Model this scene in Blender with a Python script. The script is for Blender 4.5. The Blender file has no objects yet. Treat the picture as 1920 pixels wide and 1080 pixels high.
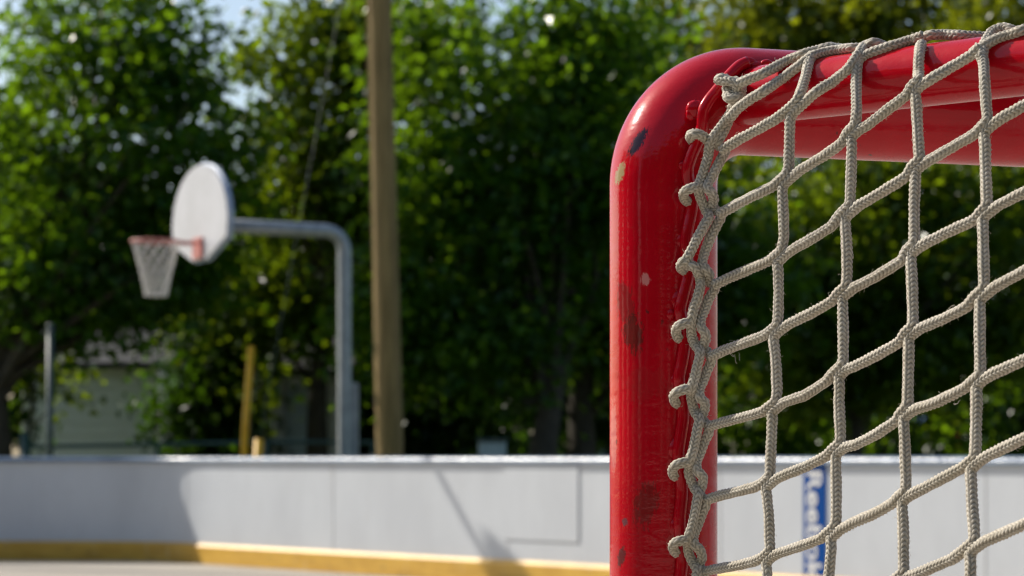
import bpy, math, random
import numpy as np
from mathutils import Vector

F = 4533.0            # focal length in photo pixels (85 mm on 36 mm)
EYE = 0.99            # eye height; horizon of the photo lies at y = 857
HZ = 857.0
scene = bpy.context.scene
COL = scene.collection
R = math.radians


def at(x, y, Y):
    """photo pixel + distance -> point in the place"""
    return np.array([(x - 960.0) / F * Y, Y, EYE + (HZ - y) / F * Y])


# ------------------------------------------------------------------ materials
def mat(name):
    m = bpy.data.materials.new(name)
    m.use_nodes = True
    nt = m.node_tree
    nt.nodes.clear()
    out = nt.nodes.new('ShaderNodeOutputMaterial')
    return m, nt, out


def N(nt, t, **kw):
    n = nt.nodes.new(t)
    for k, v in kw.items():
        if k in n.inputs.keys():
            n.inputs[k].default_value = v
        else:
            setattr(n, k, v)
    return n


def noise(nt, vec, scale, detail=4.0, rough=0.55):
    n = nt.nodes.new('ShaderNodeTexNoise')
    n.inputs['Scale'].default_value = scale
    n.inputs['Detail'].default_value = detail
    n.inputs['Roughness'].default_value = rough
    if vec is not None:
        nt.links.new(vec, n.inputs['Vector'])
    return n.outputs['Fac']


def maprange(nt, val, a, b, c=0.0, d=1.0, smooth=True):
    n = nt.nodes.new('ShaderNodeMapRange')
    n.interpolation_type = 'SMOOTHSTEP' if smooth else 'LINEAR'
    nt.links.new(val, n.inputs['Value'])
    n.inputs['From Min'].default_value = a
    n.inputs['From Max'].default_value = b
    n.inputs['To Min'].default_value = c
    n.inputs['To Max'].default_value = d
    return n.outputs['Result']


def mixc(nt, fac, a, b):
    n = nt.nodes.new('ShaderNodeMix')
    n.data_type = 'RGBA'
    for key, v in ((6, a), (7, b)):
        if isinstance(v, (tuple, list)):
            n.inputs[key].default_value = (*v, 1.0)
        else:
            nt.links.new(v, n.inputs[key])
    if isinstance(fac, float):
        n.inputs[0].default_value = fac
    else:
        nt.links.new(fac, n.inputs[0])
    return n.outputs[2]


def math_(nt, op, a, b=None):
    n = nt.nodes.new('ShaderNodeMath')
    n.operation = op
    for i, v in enumerate((a, b)):
        if v is None:
            continue
        if isinstance(v, (int, float)):
            n.inputs[i].default_value = v
        else:
            nt.links.new(v, n.inputs[i])
    return n.outputs[0]


def coords(nt):
    return nt.nodes.new('ShaderNodeTexCoord').outputs['Object']


def scaled(nt, vec, s):
    n = nt.nodes.new('ShaderNodeMapping')
    n.inputs['Scale'].default_value = s
    nt.links.new(vec, n.inputs['Vector'])
    return n.outputs['Vector']


def plain(name, c1, c2, scale=6.0, rough=0.6, metallic=0.0, bump=0.0, bscale=60.0, stretch=(1, 1, 1), coat=0.0):
    m, nt, out = mat(name)
    b = N(nt, 'ShaderNodeBsdfPrincipled')
    co = scaled(nt, coords(nt), stretch)
    f = maprange(nt, noise(nt, co, scale, 5.0, 0.6), 0.32, 0.68)
    nt.links.new(mixc(nt, f, c1, c2), b.inputs['Base Color'])
    b.inputs['Roughness'].default_value = rough
    b.inputs['Metallic'].default_value = metallic
    b.inputs['Coat Weight'].default_value = coat
    if bump:
        bp = N(nt, 'ShaderNodeBump')
        bp.inputs['Strength'].default_value = bump
        bp.inputs['Distance'].default_value = 0.01
        nt.links.new(noise(nt, co, bscale, 4.0), bp.inputs['Height'])
        nt.links.new(bp.outputs['Normal'], b.inputs['Normal'])
    nt.links.new(b.outputs[0], out.inputs[0])
    return m


def leafmat(name, dark, light, trans):
    m, nt, out = mat(name)
    co = coords(nt)
    f = maprange(nt, noise(nt, co, 0.9, 3.0), 0.35, 0.66)
    f2 = maprange(nt, noise(nt, co, 14.0, 2.0), 0.3, 0.7)
    col = mixc(nt, math_(nt, 'MULTIPLY_ADD', f, 0.6) if False else f, dark, light)
    col = mixc(nt, math_(nt, 'MULTIPLY', f2, 0.45), col, light)
    d = N(nt, 'ShaderNodeBsdfPrincipled')
    nt.links.new(col, d.inputs['Base Color'])
    d.inputs['Roughness'].default_value = 0.3
    d.inputs['Specular IOR Level'].default_value = 0.3
    t = N(nt, 'ShaderNodeBsdfTranslucent')
    bright = maprange(nt, noise(nt, co, 1.7, 4.0, 0.6), 0.44, 0.66)
    tc = mixc(nt, bright, tuple(x * 0.36 for x in trans), trans)
    nt.links.new(mixc(nt, math_(nt, 'MULTIPLY', f2, 0.6), tc, tuple(x * 0.5 for x in trans)), t.inputs['Color'])
    mx = N(nt, 'ShaderNodeMixShader')
    mx.inputs[0].default_value = 0.5
    nt.links.new(d.outputs[0], mx.inputs[1])
    nt.links.new(t.outputs[0], mx.inputs[2])
    nt.links.new(mx.outputs[0], out.inputs[0])
    return m


# ------------------------------------------------------------------ mesh helpers
def catmull(pts, step, closed=False):
    P = np.asarray(pts, float)
    if len(P) == 2:
        n = max(2, int(np.linalg.norm(P[1] - P[0]) / step) + 1)
        return P[0] + (P[1] - P[0]) * np.linspace(0, 1, n)[:, None]
    Q = np.vstack([2 * P[0] - P[1], P, 2 * P[-1] - P[-2]])
    out = []
    for i in range(1, len(Q) - 2):
        p0, p1, p2, p3 = Q[i - 1], Q[i], Q[i + 1], Q[i + 2]
        # centripetal parametrisation
        t0 = 0.0
        t1 = t0 + max(1e-6, np.linalg.norm(p1 - p0)) ** 0.5
        t2 = t1 + max(1e-6, np.linalg.norm(p2 - p1)) ** 0.5
        t3 = t2 + max(1e-6, np.linalg.norm(p3 - p2)) ** 0.5
        t = np.linspace(t1, t2, 24, endpoint=False)[:, None]
        A1 = (t1 - t) / (t1 - t0) * p0 + (t - t0) / (t1 - t0) * p1
        A2 = (t2 - t) / (t2 - t1) * p1 + (t - t1) / (t2 - t1) * p2
        A3 = (t3 - t) / (t3 - t2) * p2 + (t - t2) / (t3 - t2) * p3
        B1 = (t2 - t) / (t2 - t0) * A1 + (t - t0) / (t2 - t0) * A2
        B2 = (t3 - t) / (t3 - t1) * A2 + (t - t1) / (t3 - t1) * A3
        out.append((t2 - t) / (t2 - t1) * B1 + (t - t1) / (t2 - t1) * B2)
    out.append(P[-1][None])
    C = np.vstack(out)
    d = np.r_[0, np.cumsum(np.linalg.norm(np.diff(C, axis=0), axis=1))]
    n = max(3, int(d[-1] / step) + 1)
    s = np.linspace(0, d[-1], n)
    return np.stack([np.interp(s, d, C[:, k]) for k in range(3)], 1)


def frames(P):
    T = np.gradient(P, axis=0)
    T /= np.linalg.norm(T, axis=1)[:, None] + 1e-12
    ref = np.array([0, 0, 1.0]) if abs(T[0][2]) < 0.9 else np.array([1.0, 0, 0])
    u = np.cross(ref, T[0]); u /= np.linalg.norm(u)
    U = np.empty_like(P)
    U[0] = u
    for i in range(1, len(P)):
        u = u - T[i] * np.dot(u, T[i])
        u /= np.linalg.norm(u) + 1e-12
        U[i] = u
    return T, U, np.cross(T, U)


class MB:
    """collects shapes, then links them as ONE mesh object"""
    def __init__(self):
        self.v, self.f, self.n, self.attr = [], [], 0, []

    def add(self, V, Fq, attr=None):
        V = np.asarray(V, float)
        self.v.append(V)
        for f in Fq:
            self.f.append(np.asarray(f) + self.n)
        self.n += len(V)
        self.attr.append(np.zeros(len(V)) if attr is None else attr)
        return self

    def tube(self, P, r, n=12, cap=True, shape=None):
        P = np.asarray(P, float)
        T, U, W = frames(P)
        m = len(P)
        r = np.broadcast_to(np.asarray(r, float), (m,))
        th = np.linspace(0, 2 * math.pi, n, endpoint=False)
        rr = np.repeat(r[:, None], n, 1)
        at_ = None
        if shape is not None:
            d = np.r_[0, np.cumsum(np.linalg.norm(np.diff(P, axis=0), axis=1))]
            k, at_ = shape(d, th)
            rr = rr * k
        V = P[:, None, :] + rr[..., None] * (np.cos(th)[None, :, None] * U[:, None, :] + np.sin(th)[None, :, None] * W[:, None, :])
        V = V.reshape(-1, 3)
        i = np.arange(m - 1)[:, None] * n
        j = np.arange(n)[None]
        j2 = (j + 1) % n
        q = np.stack([i + j, i + j2, i + n + j2, i + n + j], -1).reshape(-1, 4)
        faces = [q]
        A = None if at_ is None else at_.reshape(-1)
        if cap:
            V = np.vstack([V, P[0], P[-1]])
            c0, c1 = m * n, m * n + 1
            jj = np.arange(n)
            faces.append(np.stack([np.full(n, c0), (jj + 1) % n, jj], 1))
            faces.append(np.stack([np.full(n, c1), (m - 1) * n + jj, (m - 1) * n + (jj + 1) % n], 1))
            if A is not None:
                A = np.r_[A, 0, 0]
        return self.add(V, faces, A)

    def box(self, c, size, axes=None, bevel=0.0):
        """box with its edges cut by a small chamfer"""
        c = np.asarray(c, float)
        h = np.asarray(size, float) / 2
        b = min(bevel, min(h) * 0.9) if bevel else min(h) * 0.12
        V = []
        for sx in (-1, 1):
            for sy in (-1, 1):
                for sz in (-1, 1):
                    V += [[sx * h[0], sy * (h[1] - b), sz * (h[2] - b)], [sx * (h[0] - b), sy * h[1], sz * (h[2] - b)], [sx * (h[0] - b), sy * (h[1] - b), sz * h[2]]]
        V = np.array(V)
        idx = lambda sx, sy, sz, k: ((sx > 0) * 4 + (sy > 0) * 2 + (sz > 0)) * 3 + k
        quads, tris = [], []
        for s in (-1, 1):
            quads.append([idx(s, -1, -1, 0), idx(s, 1, -1, 0), idx(s, 1, 1, 0), idx(s, -1, 1, 0)][::s])
            quads.append([idx(-1, s, -1, 1), idx(-1, s, 1, 1), idx(1, s, 1, 1), idx(1, s, -1, 1)][::s])
            quads.append([idx(-1, -1, s, 2), idx(1, -1, s, 2), idx(1, 1, s, 2), idx(-1, 1, s, 2)][::s])
        for a in (-1, 1):
            for b2 in (-1, 1):
                s = a * b2
                quads.append([idx(-1, a, b2, 1), idx(1, a, b2, 1), idx(1, a, b2, 2), idx(-1, a, b2, 2)][::s])
                quads.append([idx(a, -1, b2, 2), idx(a, 1, b2, 2), idx(a, 1, b2, 0), idx(a, -1, b2, 0)][::s])
                quads.append([idx(a, b2, -1, 0), idx(a, b2, 1, 0), idx(a, b2, 1, 1), idx(a, b2, -1, 1)][::s])
                for c2 in (-1, 1):
                    tris.append([idx(a, b2, c2, 0), idx(a, b2, c2, 1), idx(a, b2, c2, 2)][::(a * b2 * c2)])
        if axes is not None:
            V = V @ np.asarray(axes, float)
        return self.add(V + c, [np.array(quads), np.array(tris)])

    def prism(self, poly, org, ux, uy, un, thick):
        poly = np.asarray(poly, float)
        n = len(poly)
        A = org + poly[:, :1] * ux + poly[:, 1:] * uy
        V = np.vstack([A, A + np.asarray(un) * thick])
        f0 = np.arange(n)[None, ::-1]
        f1 = np.arange(n)[None] + n
        j = np.arange(n)
        q = np.stack([j, (j + 1) % n, n + (j + 1) % n, n + j], 1)
        return self.add(V, [f0, f1, q])

    def build(self, name, material, parent=None, smooth=True, org=None, angle=None):
        V = np.vstack(self.v)
        if parent is not None and org is None:
            org = parent['_o'] if '_o' in parent else (0, 0, 0)
        o0 = np.zeros(3) if org is None else np.asarray(org, float)
        V = V - o0
        me = bpy.data.meshes.new(name)
        tot = np.concatenate([np.full(len(f), f.shape[1]) for f in self.f])
        loops = np.concatenate([f.reshape(-1) for f in self.f]).astype(np.int32)
        me.vertices.add(len(V)); me.loops.add(len(loops)); me.polygons.add(len(tot))
        me.vertices.foreach_set('co', V.astype(np.float32).ravel())
        me.loops.foreach_set('vertex_index', loops)
        st = np.r_[0, np.cumsum(tot)[:-1]].astype(np.int32)
        me.polygons.foreach_set('loop_start', st)
        me.polygons.foreach_set('use_smooth', np.full(len(tot), bool(smooth)))
        a = np.concatenate(self.attr)
        if np.any(a):
            la = me.attributes.new('groove', 'FLOAT', 'POINT')
            la.data.foreach_set('value', a.astype(np.float32))
        me.update(calc_edges=True)
        me.validate()
        if angle:
            me.set_sharp_from_angle(angle=R(angle))
        me.materials.append(material)
        ob = bpy.data.objects.new(name, me)
        COL.objects.link(ob)
        if parent is not None:
            ob.parent = parent
            ob['_o'] = list(o0)
        else:
            ob.location = o0
            ob['_o'] = list(o0)
        return ob


def thing(name, label, cat, loc, group=None):
    o = bpy.data.objects.new(name, None)
    o.empty_display_size = 0.2
    o.location = loc
    o['_o'] = list(loc)
    o['label'] = label
    o['category'] = cat
    if group:
        o['group'] = group
    COL.objects.link(o)
    return o


def tag(o, label, cat, group=None):
    o['label'] = label; o['category'] = cat
    if group:
        o['group'] = group
    return o


def structure(o):
    o['kind'] = 'structure'
    return o


def ball(c, r, sc=(1, 1, 1), n=14, m=8, jitter=0.0, rng=None):
    th = np.linspace(0, math.pi, m)
    V = []
    for t in th:
        for k in range(n):
            p = 2 * math.pi * k / n
            V.append([math.sin(t) * math.cos(p) * sc[0], math.sin(t) * math.sin(p) * sc[1], math.cos(t) * sc[2]])
    V = np.array(V) * r
    if jitter and rng is not None:
        V *= (1 + rng.normal(0, jitter, (len(V), 1)))
    i = np.arange(m - 1)[:, None] * n
    j = np.arange(n)[None]; j2 = (j + 1) % n
    q = np.stack([i + j, i + n + j, i + n + j2, i + j2], -1).reshape(-1, 4)
    return V + np.asarray(c), [q]


# ------------------------------------------------------------------ light, world, camera
SUN_EL = R(38.0)
SH = np.array([-0.85, 0.527]); SH /= np.linalg.norm(SH)          # horizontal direction to the sun
SUND = np.array([SH[0] * math.cos(SUN_EL), SH[1] * math.cos(SUN_EL), math.sin(SUN_EL)])
w = bpy.data.worlds.new('World')
scene.world = w
w.use_nodes = True
wt = w.node_tree
wt.nodes.clear()
sky = wt.nodes.new('ShaderNodeTexSky')
sky.sky_type = 'NISHITA'
sky.sun_disc = False
sky.sun_elevation = SUN_EL
sky.sun_rotation = math.atan2(SH[0], SH[1]) % (2 * math.pi)
sky.air_density = 1.0; sky.dust_density = 1.6; sky.ozone_density = 1.0
bg = wt.nodes.new('ShaderNodeBackground'); bg.inputs['Strength'].default_value = 0.125
wo = wt.nodes.new('ShaderNodeOutputWorld')
wt.links.new(sky.outputs[0], bg.inputs[0]); wt.links.new(bg.outputs[0], wo.inputs[0])
sl = bpy.data.lights.new('sun', 'SUN'); sl.energy = 5.0; sl.angle = R(0.53); sl.color = (1.0, 0.93, 0.82)
so = bpy.data.objects.new('sun', sl); COL.objects.link(so)
so.rotation_euler = Vector(-SUND).to_track_quat('-Z', 'Y').to_euler(); so.location = (-30, 14, 30)

cam = bpy.data.cameras.new('camera')
cam.lens = 85.0; cam.sensor_width = 36.0; cam.shift_y = 317.0 / 1920.0
cam.clip_start = 0.05; cam.clip_end = 2000
cam.dof.use_dof = True; cam.dof.focus_distance = 1.285; cam.dof.aperture_fstop = 18.0; cam.dof.aperture_blades = 9
co_ = bpy.data.objects.new('camera', cam); COL.objects.link(co_)
co_.location = (0, 0, EYE); co_.rotation_euler = (R(90), 0, 0)
scene.camera = co_
scene.view_settings.view_transform = 'Standard'
scene.view_settings.look = 'None'
scene.view_settings.exposure = 0.2
scene.view_settings.gamma = 1.0
scene.cycles.use_denoising = True
scene.cycles.use_adaptive_sampling = True
scene.cycles.adaptive_threshold = 0.01
scene.cycles.max_bounces = 10; scene.cycles.transmission_bounces = 8; scene.cycles.diffuse_bounces = 5
scene.cycles.sample_clamp_indirect = 6.0
scene.cycles.filter_width = 1.3


# ------------------------------------------------------------------ the hockey goal
POST_Y = 1.346
X0 = (1244 - 960) / F * POST_Y
RC = 0.049; RP = 0.0300
DIR = np.array([math.cos(R(18)), math.sin(R(18)), 0.0])
ZB = 1.190                                                   # height of the crossbar axis
GO = (X0, POST_Y, 0.0)


def redpaint(name, stains=True):
    m, nt, out = mat(name)
    b = N(nt, 'ShaderNodeBsdfPrincipled')
    co = coords(nt)
    n1 = noise(nt, co, 18.0, 5.0, 0.6)
    col = mixc(nt, maprange(nt, n1, 0.35, 0.7), (0.45, 0.0006, 0.009), (0.52, 0.0012, 0.012))
    rough = maprange(nt, noise(nt, co, 45.0, 5.0, 0.7), 0.35, 0.75, 0.22, 0.36)
    # fine scratches and rub marks over the whole paint
    sc = noise(nt, scaled(nt, co, (900, 900, 60)), 1.0, 3.0, 0.7)
    rub = maprange(nt, noise(nt, co, 32.0, 4.0, 0.6), 0.58, 0.72)
    sfac = math_(nt, 'MULTIPLY', maprange(nt, sc, 0.56, 0.66), math_(nt, 'MULTIPLY', rub, 0.2))
    col = mixc(nt, sfac, col, (0.50, 0.12, 0.11))
    # small chips and dark specks
    sp = noise(nt, scaled(nt, co, (1, 1, 0.55)), 190.0, 2.0, 0.5)
    spf = math_(nt, 'MULTIPLY', maprange(nt, sp, 0.735, 0.75), maprange(nt, noise(nt, co, 11.0, 2.0), 0.45, 0.6))
    col = mixc(nt, math_(nt, 'MULTIPLY', spf, 0.8), col, (0.055, 0.02, 0.02))
    grime = maprange(nt, noise(nt, co, 26.0, 6.0, 0.65), 0.60, 0.78)
    col = mixc(nt, math_(nt, 'MULTIPLY', grime, 0.3), col, (0.12, 0.008, 0.010))
    rough = math_(nt, 'MULTIPLY_ADD', grime, 0.25) if False else math_(nt, 'ADD', rough, math_(nt, 'MULTIPLY', grime, 0.22))
    if stains:
        # (px, py, half-width px, half-height px, rotation deg, colour, roughness added, strength)
        S = [(1197, 262, 11, 30, 35, (0.018, 0.003, 0.014), 0.0, 1.0, 620),
             (1190, 277, 8, 20, 42, (0.016, 0.003, 0.012), 0.0, 1.0, 700),
             (1162, 325, 8, 22, 18, (0.34, 0.25, 0.12), 0.2, 1.0, 800),
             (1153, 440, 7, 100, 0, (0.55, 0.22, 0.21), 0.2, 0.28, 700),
             (1172, 570, 18, 46, -10, (0.11, 0.012, 0.012), 0.12, 0.6, 330),
             (1186, 625, 20, 38, -8, (0.07, 0.014, 0.010), 0.12, 0.75, 330),
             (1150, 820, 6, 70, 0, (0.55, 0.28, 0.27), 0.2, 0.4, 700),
             (1212, 945, 22, 46, 15, (0.08, 0.02, 0.016), 0.1, 0.55, 320),
             (1165, 1045, 7, 22, 10, (0.05, 0.02, 0.02), 0.25, 0.8, 380),
             (1172, 978, 6, 8, 0, (0.10, 0.06, 0.07), 0.2, 0.8, 420),
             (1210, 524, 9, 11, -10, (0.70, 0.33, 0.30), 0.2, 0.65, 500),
             (1206, 720, 60, 30, 0, (0.30, 0.02, 0.02), 0.2, 0.25, 200)]
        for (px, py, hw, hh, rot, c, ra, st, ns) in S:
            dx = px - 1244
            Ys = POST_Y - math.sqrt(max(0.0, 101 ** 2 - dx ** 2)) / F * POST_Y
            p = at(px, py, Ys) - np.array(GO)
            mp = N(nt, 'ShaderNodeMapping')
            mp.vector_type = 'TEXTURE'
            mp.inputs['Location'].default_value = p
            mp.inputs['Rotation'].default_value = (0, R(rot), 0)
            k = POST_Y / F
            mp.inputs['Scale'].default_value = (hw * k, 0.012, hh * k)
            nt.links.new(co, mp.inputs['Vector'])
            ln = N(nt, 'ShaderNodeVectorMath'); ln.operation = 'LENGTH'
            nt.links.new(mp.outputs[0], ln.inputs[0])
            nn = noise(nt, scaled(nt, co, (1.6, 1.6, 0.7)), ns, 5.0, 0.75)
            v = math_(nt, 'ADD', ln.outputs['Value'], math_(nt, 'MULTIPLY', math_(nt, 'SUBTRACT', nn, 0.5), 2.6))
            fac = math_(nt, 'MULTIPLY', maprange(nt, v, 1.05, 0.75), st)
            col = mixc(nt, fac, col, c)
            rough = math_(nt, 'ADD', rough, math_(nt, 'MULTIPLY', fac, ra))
    nt.links.new(col, b.inputs['Base Color'])
    nt.links.new(rough, b.inputs['Roughness'])
    b.inputs['Coat Weight'].default_value = 0.6
    b.inputs['Coat IOR'].default_value = 1.5
    b.inputs['Coat Roughness'].default_value = 0.085
    b.inputs['Specular IOR Level'].default_value = 0.05
    bp = N(nt, 'ShaderNodeBump'); bp.inputs['Strength'].default_value = 0.22; bp.inputs['Distance'].default_value = 0.0010
    h = math_(nt, 'ADD', noise(nt, scaled(nt, co, (1, 1, 2.2)), 85.0, 3.0, 0.5), math_(nt, 'MULTIPLY', noise(nt, co, 420.0, 2.0), 0.16))
    nt.links.new(h, bp.inputs['Height'])
    nt.links.new(bp.outputs[0], b.inputs['Normal'])
    nt.links.new(bp.outputs[0], b.inputs['Coat Normal'])
    nt.links.new(b.outputs[0], out.inputs[0])
    return m


M_RED = redpaint('glossy_red_paint')
M_RED2 = redpaint('red_paint_rod', False)

# rope
m, nt, out = mat('braided_cord')
b = N(nt, 'ShaderNodeBsdfPrincipled')
co = coords(nt)
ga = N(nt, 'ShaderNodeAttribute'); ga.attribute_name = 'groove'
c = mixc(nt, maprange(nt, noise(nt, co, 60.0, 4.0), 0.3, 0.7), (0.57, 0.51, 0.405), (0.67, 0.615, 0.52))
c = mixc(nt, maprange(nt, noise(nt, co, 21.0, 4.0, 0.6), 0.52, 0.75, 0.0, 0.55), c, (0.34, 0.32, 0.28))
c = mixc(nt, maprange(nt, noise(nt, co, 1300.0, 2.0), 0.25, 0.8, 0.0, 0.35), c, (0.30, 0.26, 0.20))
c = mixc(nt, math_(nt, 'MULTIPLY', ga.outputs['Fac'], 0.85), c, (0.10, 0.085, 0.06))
nt.links.new(c, b.inputs['Base Color'])
b.inputs['Roughness'].default_value = 0.7
b.inputs['Sheen Weight'].default_value = 0.25
b.inputs['Sheen Roughness'].default_value = 0.4
b.inputs['Specular IOR Level'].default_value = 0.35
nt.links.new(b.outputs[0], out.inputs[0])
M_ROPE = m

goal = thing('hockey_goal', 'red tubular street hockey goal with grey braided rope net in the foreground', 'hockey goal', GO)

# front pipe: post, crossbar and the far post
top = np.array([X0, POST_Y, ZB])
cen = np.array([X0, POST_Y, ZB - RC]) + DIR * RC
arc = [cen + RC * (-DIR * math.cos(a) + np.array([0, 0, 1.0]) * math.sin(a)) for a in np.linspace(0, math.pi / 2, 40)]
zs = np.linspace(0.0, ZB - RC, 90)[:-1]
P1 = np.vstack([[X0, POST_Y, z] for z in zs] + [p[None] for p in arc] + [arc[-1] + DIR * 0.004])
MB().tube(P1, RP, 64, cap=False).build('post', M_RED, goal)
L = 1.83 - 2 * RC
P2 = np.vstack([arc[-1] + DIR * s for s in np.linspace(0.004, L - 0.004, 60)])
MB().tube(P2, RP, 64, cap=False).build('crossbar', M_RED, goal)
e0 = arc[-1] + DIR * L
cen2 = e0 - np.array([0, 0, RC])
arc2 = [cen2 + RC * (DIR * math.cos(a) + np.array([0, 0, 1.0]) * math.sin(a)) for a in np.linspace(math.pi / 2, 0, 24)]
P3 = np.vstack([arc2[0] - DIR * 0.004] + [p[None] for p in arc2] + [arc2[-1] + np.array([0, 0, z - (ZB - RC)]) for z in np.linspace(ZB - RC, 0, 60)[1:]])
MB().tube(P3, RP, 48, cap=False).build('post', M_RED, goal)

# upper net tube that runs back from the corner towards the viewer, then across
RT = 0.0161
ZT = 1.188
tp = [(0.126, 1.338), (0.137, 1.322), (0.1825, 1.282), (0.2532, 1.221), (0.36, 1.13), (0.45, 1.075), (0.58, 1.055), (0.80, 1.11), (1.2, 1.24), (1.45, 1.34), (1.60, 1.47), (1.70, 1.70), (1.735, 1.87)]
TUBE = catmull([(x, y, ZT) for x, y in tp], 0.006)
MB().tube(TUBE, RT, 40).build('net_tube', M_RED, goal)
# ground frame
gb = [(X0, POST_Y - 0.0, 0.03), (X0 + 0.06, POST_Y - 0.10, 0.03), (0.30, 0.92, 0.03), (0.50, 0.72, 0.03), (0.78, 0.66, 0.03), (1.15, 0.78, 0.03), (1.55, 0.95, 0.03), (1.78, 1.15, 0.03), (1.83, 1.5, 0.03), (X0 + DIR[0] * 1.83, POST_Y + DIR[1] * 1.83, 0.03)]
MB().tube(catmull(gb, 0.012), 0.021, 28).build('base_tube', M_RED, goal)

# lacing rod: thin bar bent in waves, welded along the back of the post
rod = [(1402, 117), (1388, 123), (1367, 143), (1347, 167), (1329, 189), (1319, 207), (1317, 221), (1316, 240), (1308, 265), (1296, 293), (1289, 318), (1291, 340), (1298, 368), (1296, 395), (1290, 425), (1286, 452), (1288, 480), (1291, 506), (1286, 533), (1278, 565), (1275, 580), (1279, 605), (1284, 635), (1279, 677), (1273, 707), (1275, 727), (1279, 748), (1281, 780), (1274, 830), (1272, 847), (1274, 880), (1278, 907), (1278, 933), (1274, 975), (1275, 1000), (1278, 1025), (1278, 1067)]
for k in range(1, 6):
    for dy, dx in ((40, -4), (75, 0), (110, 4)):
        rod.append((1275 + dx, 1067 + (k - 1) * 130 + dy))


def rod_depth(x, y):
    if y > 352:
        off = x - 1244
    else:
        off = abs(164 - math.hypot(x - 1408, y - 352)) if x < 1408 else abs(y - 190)
    return POST_Y - math.sqrt(max(0, (101 + 8) ** 2 - off ** 2)) / F * POST_Y


RODP = catmull([at(x, y, rod_depth(x, y)) for x, y in rod], 0.0015)
lr = MB().tube(RODP, 0.0034, 18).build('lacing_rod', M_RED2, goal)
rng = np.random.default_rng(4)
for (x, y, r, sy) in [(1303, 205, 17, 1.0), (1296, 214, 10, 1.2), (1288, 318, 11, 1.5), (1279, 310, 7, 1.1), (1270, 565, 12, 1.6), (1258, 590, 8, 1.3), (1266, 842, 14, 1.4), (1276, 452, 9, 1.5), (1266, 716, 9, 1.6), (1266, 990, 11, 1.6), (1402, 118, 16, 0.7), (1418, 124, 12, 0.7), (1437, 118, 11, 0.6)]:
    off = (x - 1244) if y > 352 else (abs(164 - math.hypot(x - 1408, y - 352)) if x < 1408 else y - 190)
    Y = POST_Y - math.sqrt(max(0, 101 ** 2 - off ** 2)) / F * POST_Y
    MB().add(*ball(at(x, y, Y), r / F * POST_Y, (1, 0.55, sy), 14, 9, 0.05, rng)).build('weld_bead', M_RED2, goal)

# ---- net
K = POST_Y / F
TX = (TUBE[:, 0] / TUBE[:, 1]) * F + 960


def tube_at(x):
    """axis of the net tube seen along photo column x: distance and row"""
    x = min(max(x, 1395.0), 1960.0)
    sel = TX[:150]
    i = int(np.argmin(abs(sel - x)))
    Y = TUBE[i, 1]
    return Y, HZ - (ZT - EYE) / Y * F


RR = 0.00275   # rope radius


def depth(x, y):
    u = (x - 1320) / 580.0
    v = (y - 100) / 900.0
    yn = 1.309 - u * 0.118 - max(u, 0) * max(v, 0) * 0.075
    if x > 1440:
        Yc, yc = tube_at(x)
        rr = (RT + RR)
        g = 1.325
        if y < yc:
            dz = min((yc - y) / F * Yc, rr)
            yt = Yc - g * math.sqrt(rr * rr - dz * dz)
            return yt
        return min(yn, Yc - g * rr)
    return yn


NODE = {
    'A': {1: (1521, 106), 2: (1488, 203), 3: (1472, 336), 4: (1461, 481), 5: (1453, 620), 6: (1451, 762), 7: (1439, 904), 8: (1440, 1043)},
    'B': {2: (1612, 106), 3: (1599, 246), 4: (1588, 397), 5: (1583, 547), 6: (1576, 694), 7: (1571, 841), 8: (1562, 997)},
    'C': {2: (1733, 72), 3: (1719, 160), 4: (1721, 309), 5: (1711, 466), 6: (1707, 623), 7: (1697, 774), 8: (1694, 931), 9: (1691, 1083)},
    'D': {3: (1841, 91), 4: (1848, 238), 5: (1846, 398), 6: (1841, 551), 7: (1834, 713), 8: (1824, 868), 9: (1822, 1026)}}
VM = {('A', 1): [(1515, 124), (1510, 146), (1500, 178)], ('A', 2): [(1481, 226), (1480, 270), (1479, 312)], ('A', 3): [(1467, 360), (1469, 402), (1470, 446)],
      ('A', 4): [(1459, 504), (1460, 552), (1459, 596)], ('A', 5): [(1451, 642), (1455, 680), (1457, 734)], ('A', 6): [(1448, 788), (1446, 832), (1444, 880)],
      ('A', 7): [(1438, 930), (1442, 970), (1443, 1017)],
      ('B', 2): [(1607, 126), (1605, 150), (1606, 215)], ('B', 3): [(1597, 270), (1596, 320), (1594, 374)], ('B', 4): [(1585, 422), (1588, 468), (1588, 520)],
      ('B', 5): [(1580, 575), (1581, 620), (1581, 668)], ('B', 6): [(1574, 718), (1573, 755), (1576, 818)], ('B', 7): [(1567, 870), (1568, 920), (1568, 970)],
      ('C', 2): [(1726, 84), (1723, 106), (1722, 138)], ('C', 3): [(1718, 190), (1720, 230), (1723, 282)], ('C', 4): [(1716, 337), (1714, 385), (1714, 442)],
      ('C', 5): [(1708, 488), (1710, 530), (1712, 598)], ('C', 6): [(1704, 652), (1703, 695), (1702, 748)], ('C', 7): [(1695, 800), (1697, 845), (1699, 906)],
      ('C', 8): [(1692, 955), (1694, 1000), (1694, 1055)],
      ('D', 3): [(1844, 112), (1846, 150), (1850, 208)], ('D', 4): [(1847, 268), (1848, 318), (1850, 368)], ('D', 5): [(1843, 430), (1844, 480), (1845, 526)],
      ('D', 6): [(1837, 580), (1837, 632), (1838, 686)], ('D', 7): [(1831, 742), (1830, 795), (1829, 845)], ('D', 8): [(1821, 897), (1823, 950), (1827, 1002)]}
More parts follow.
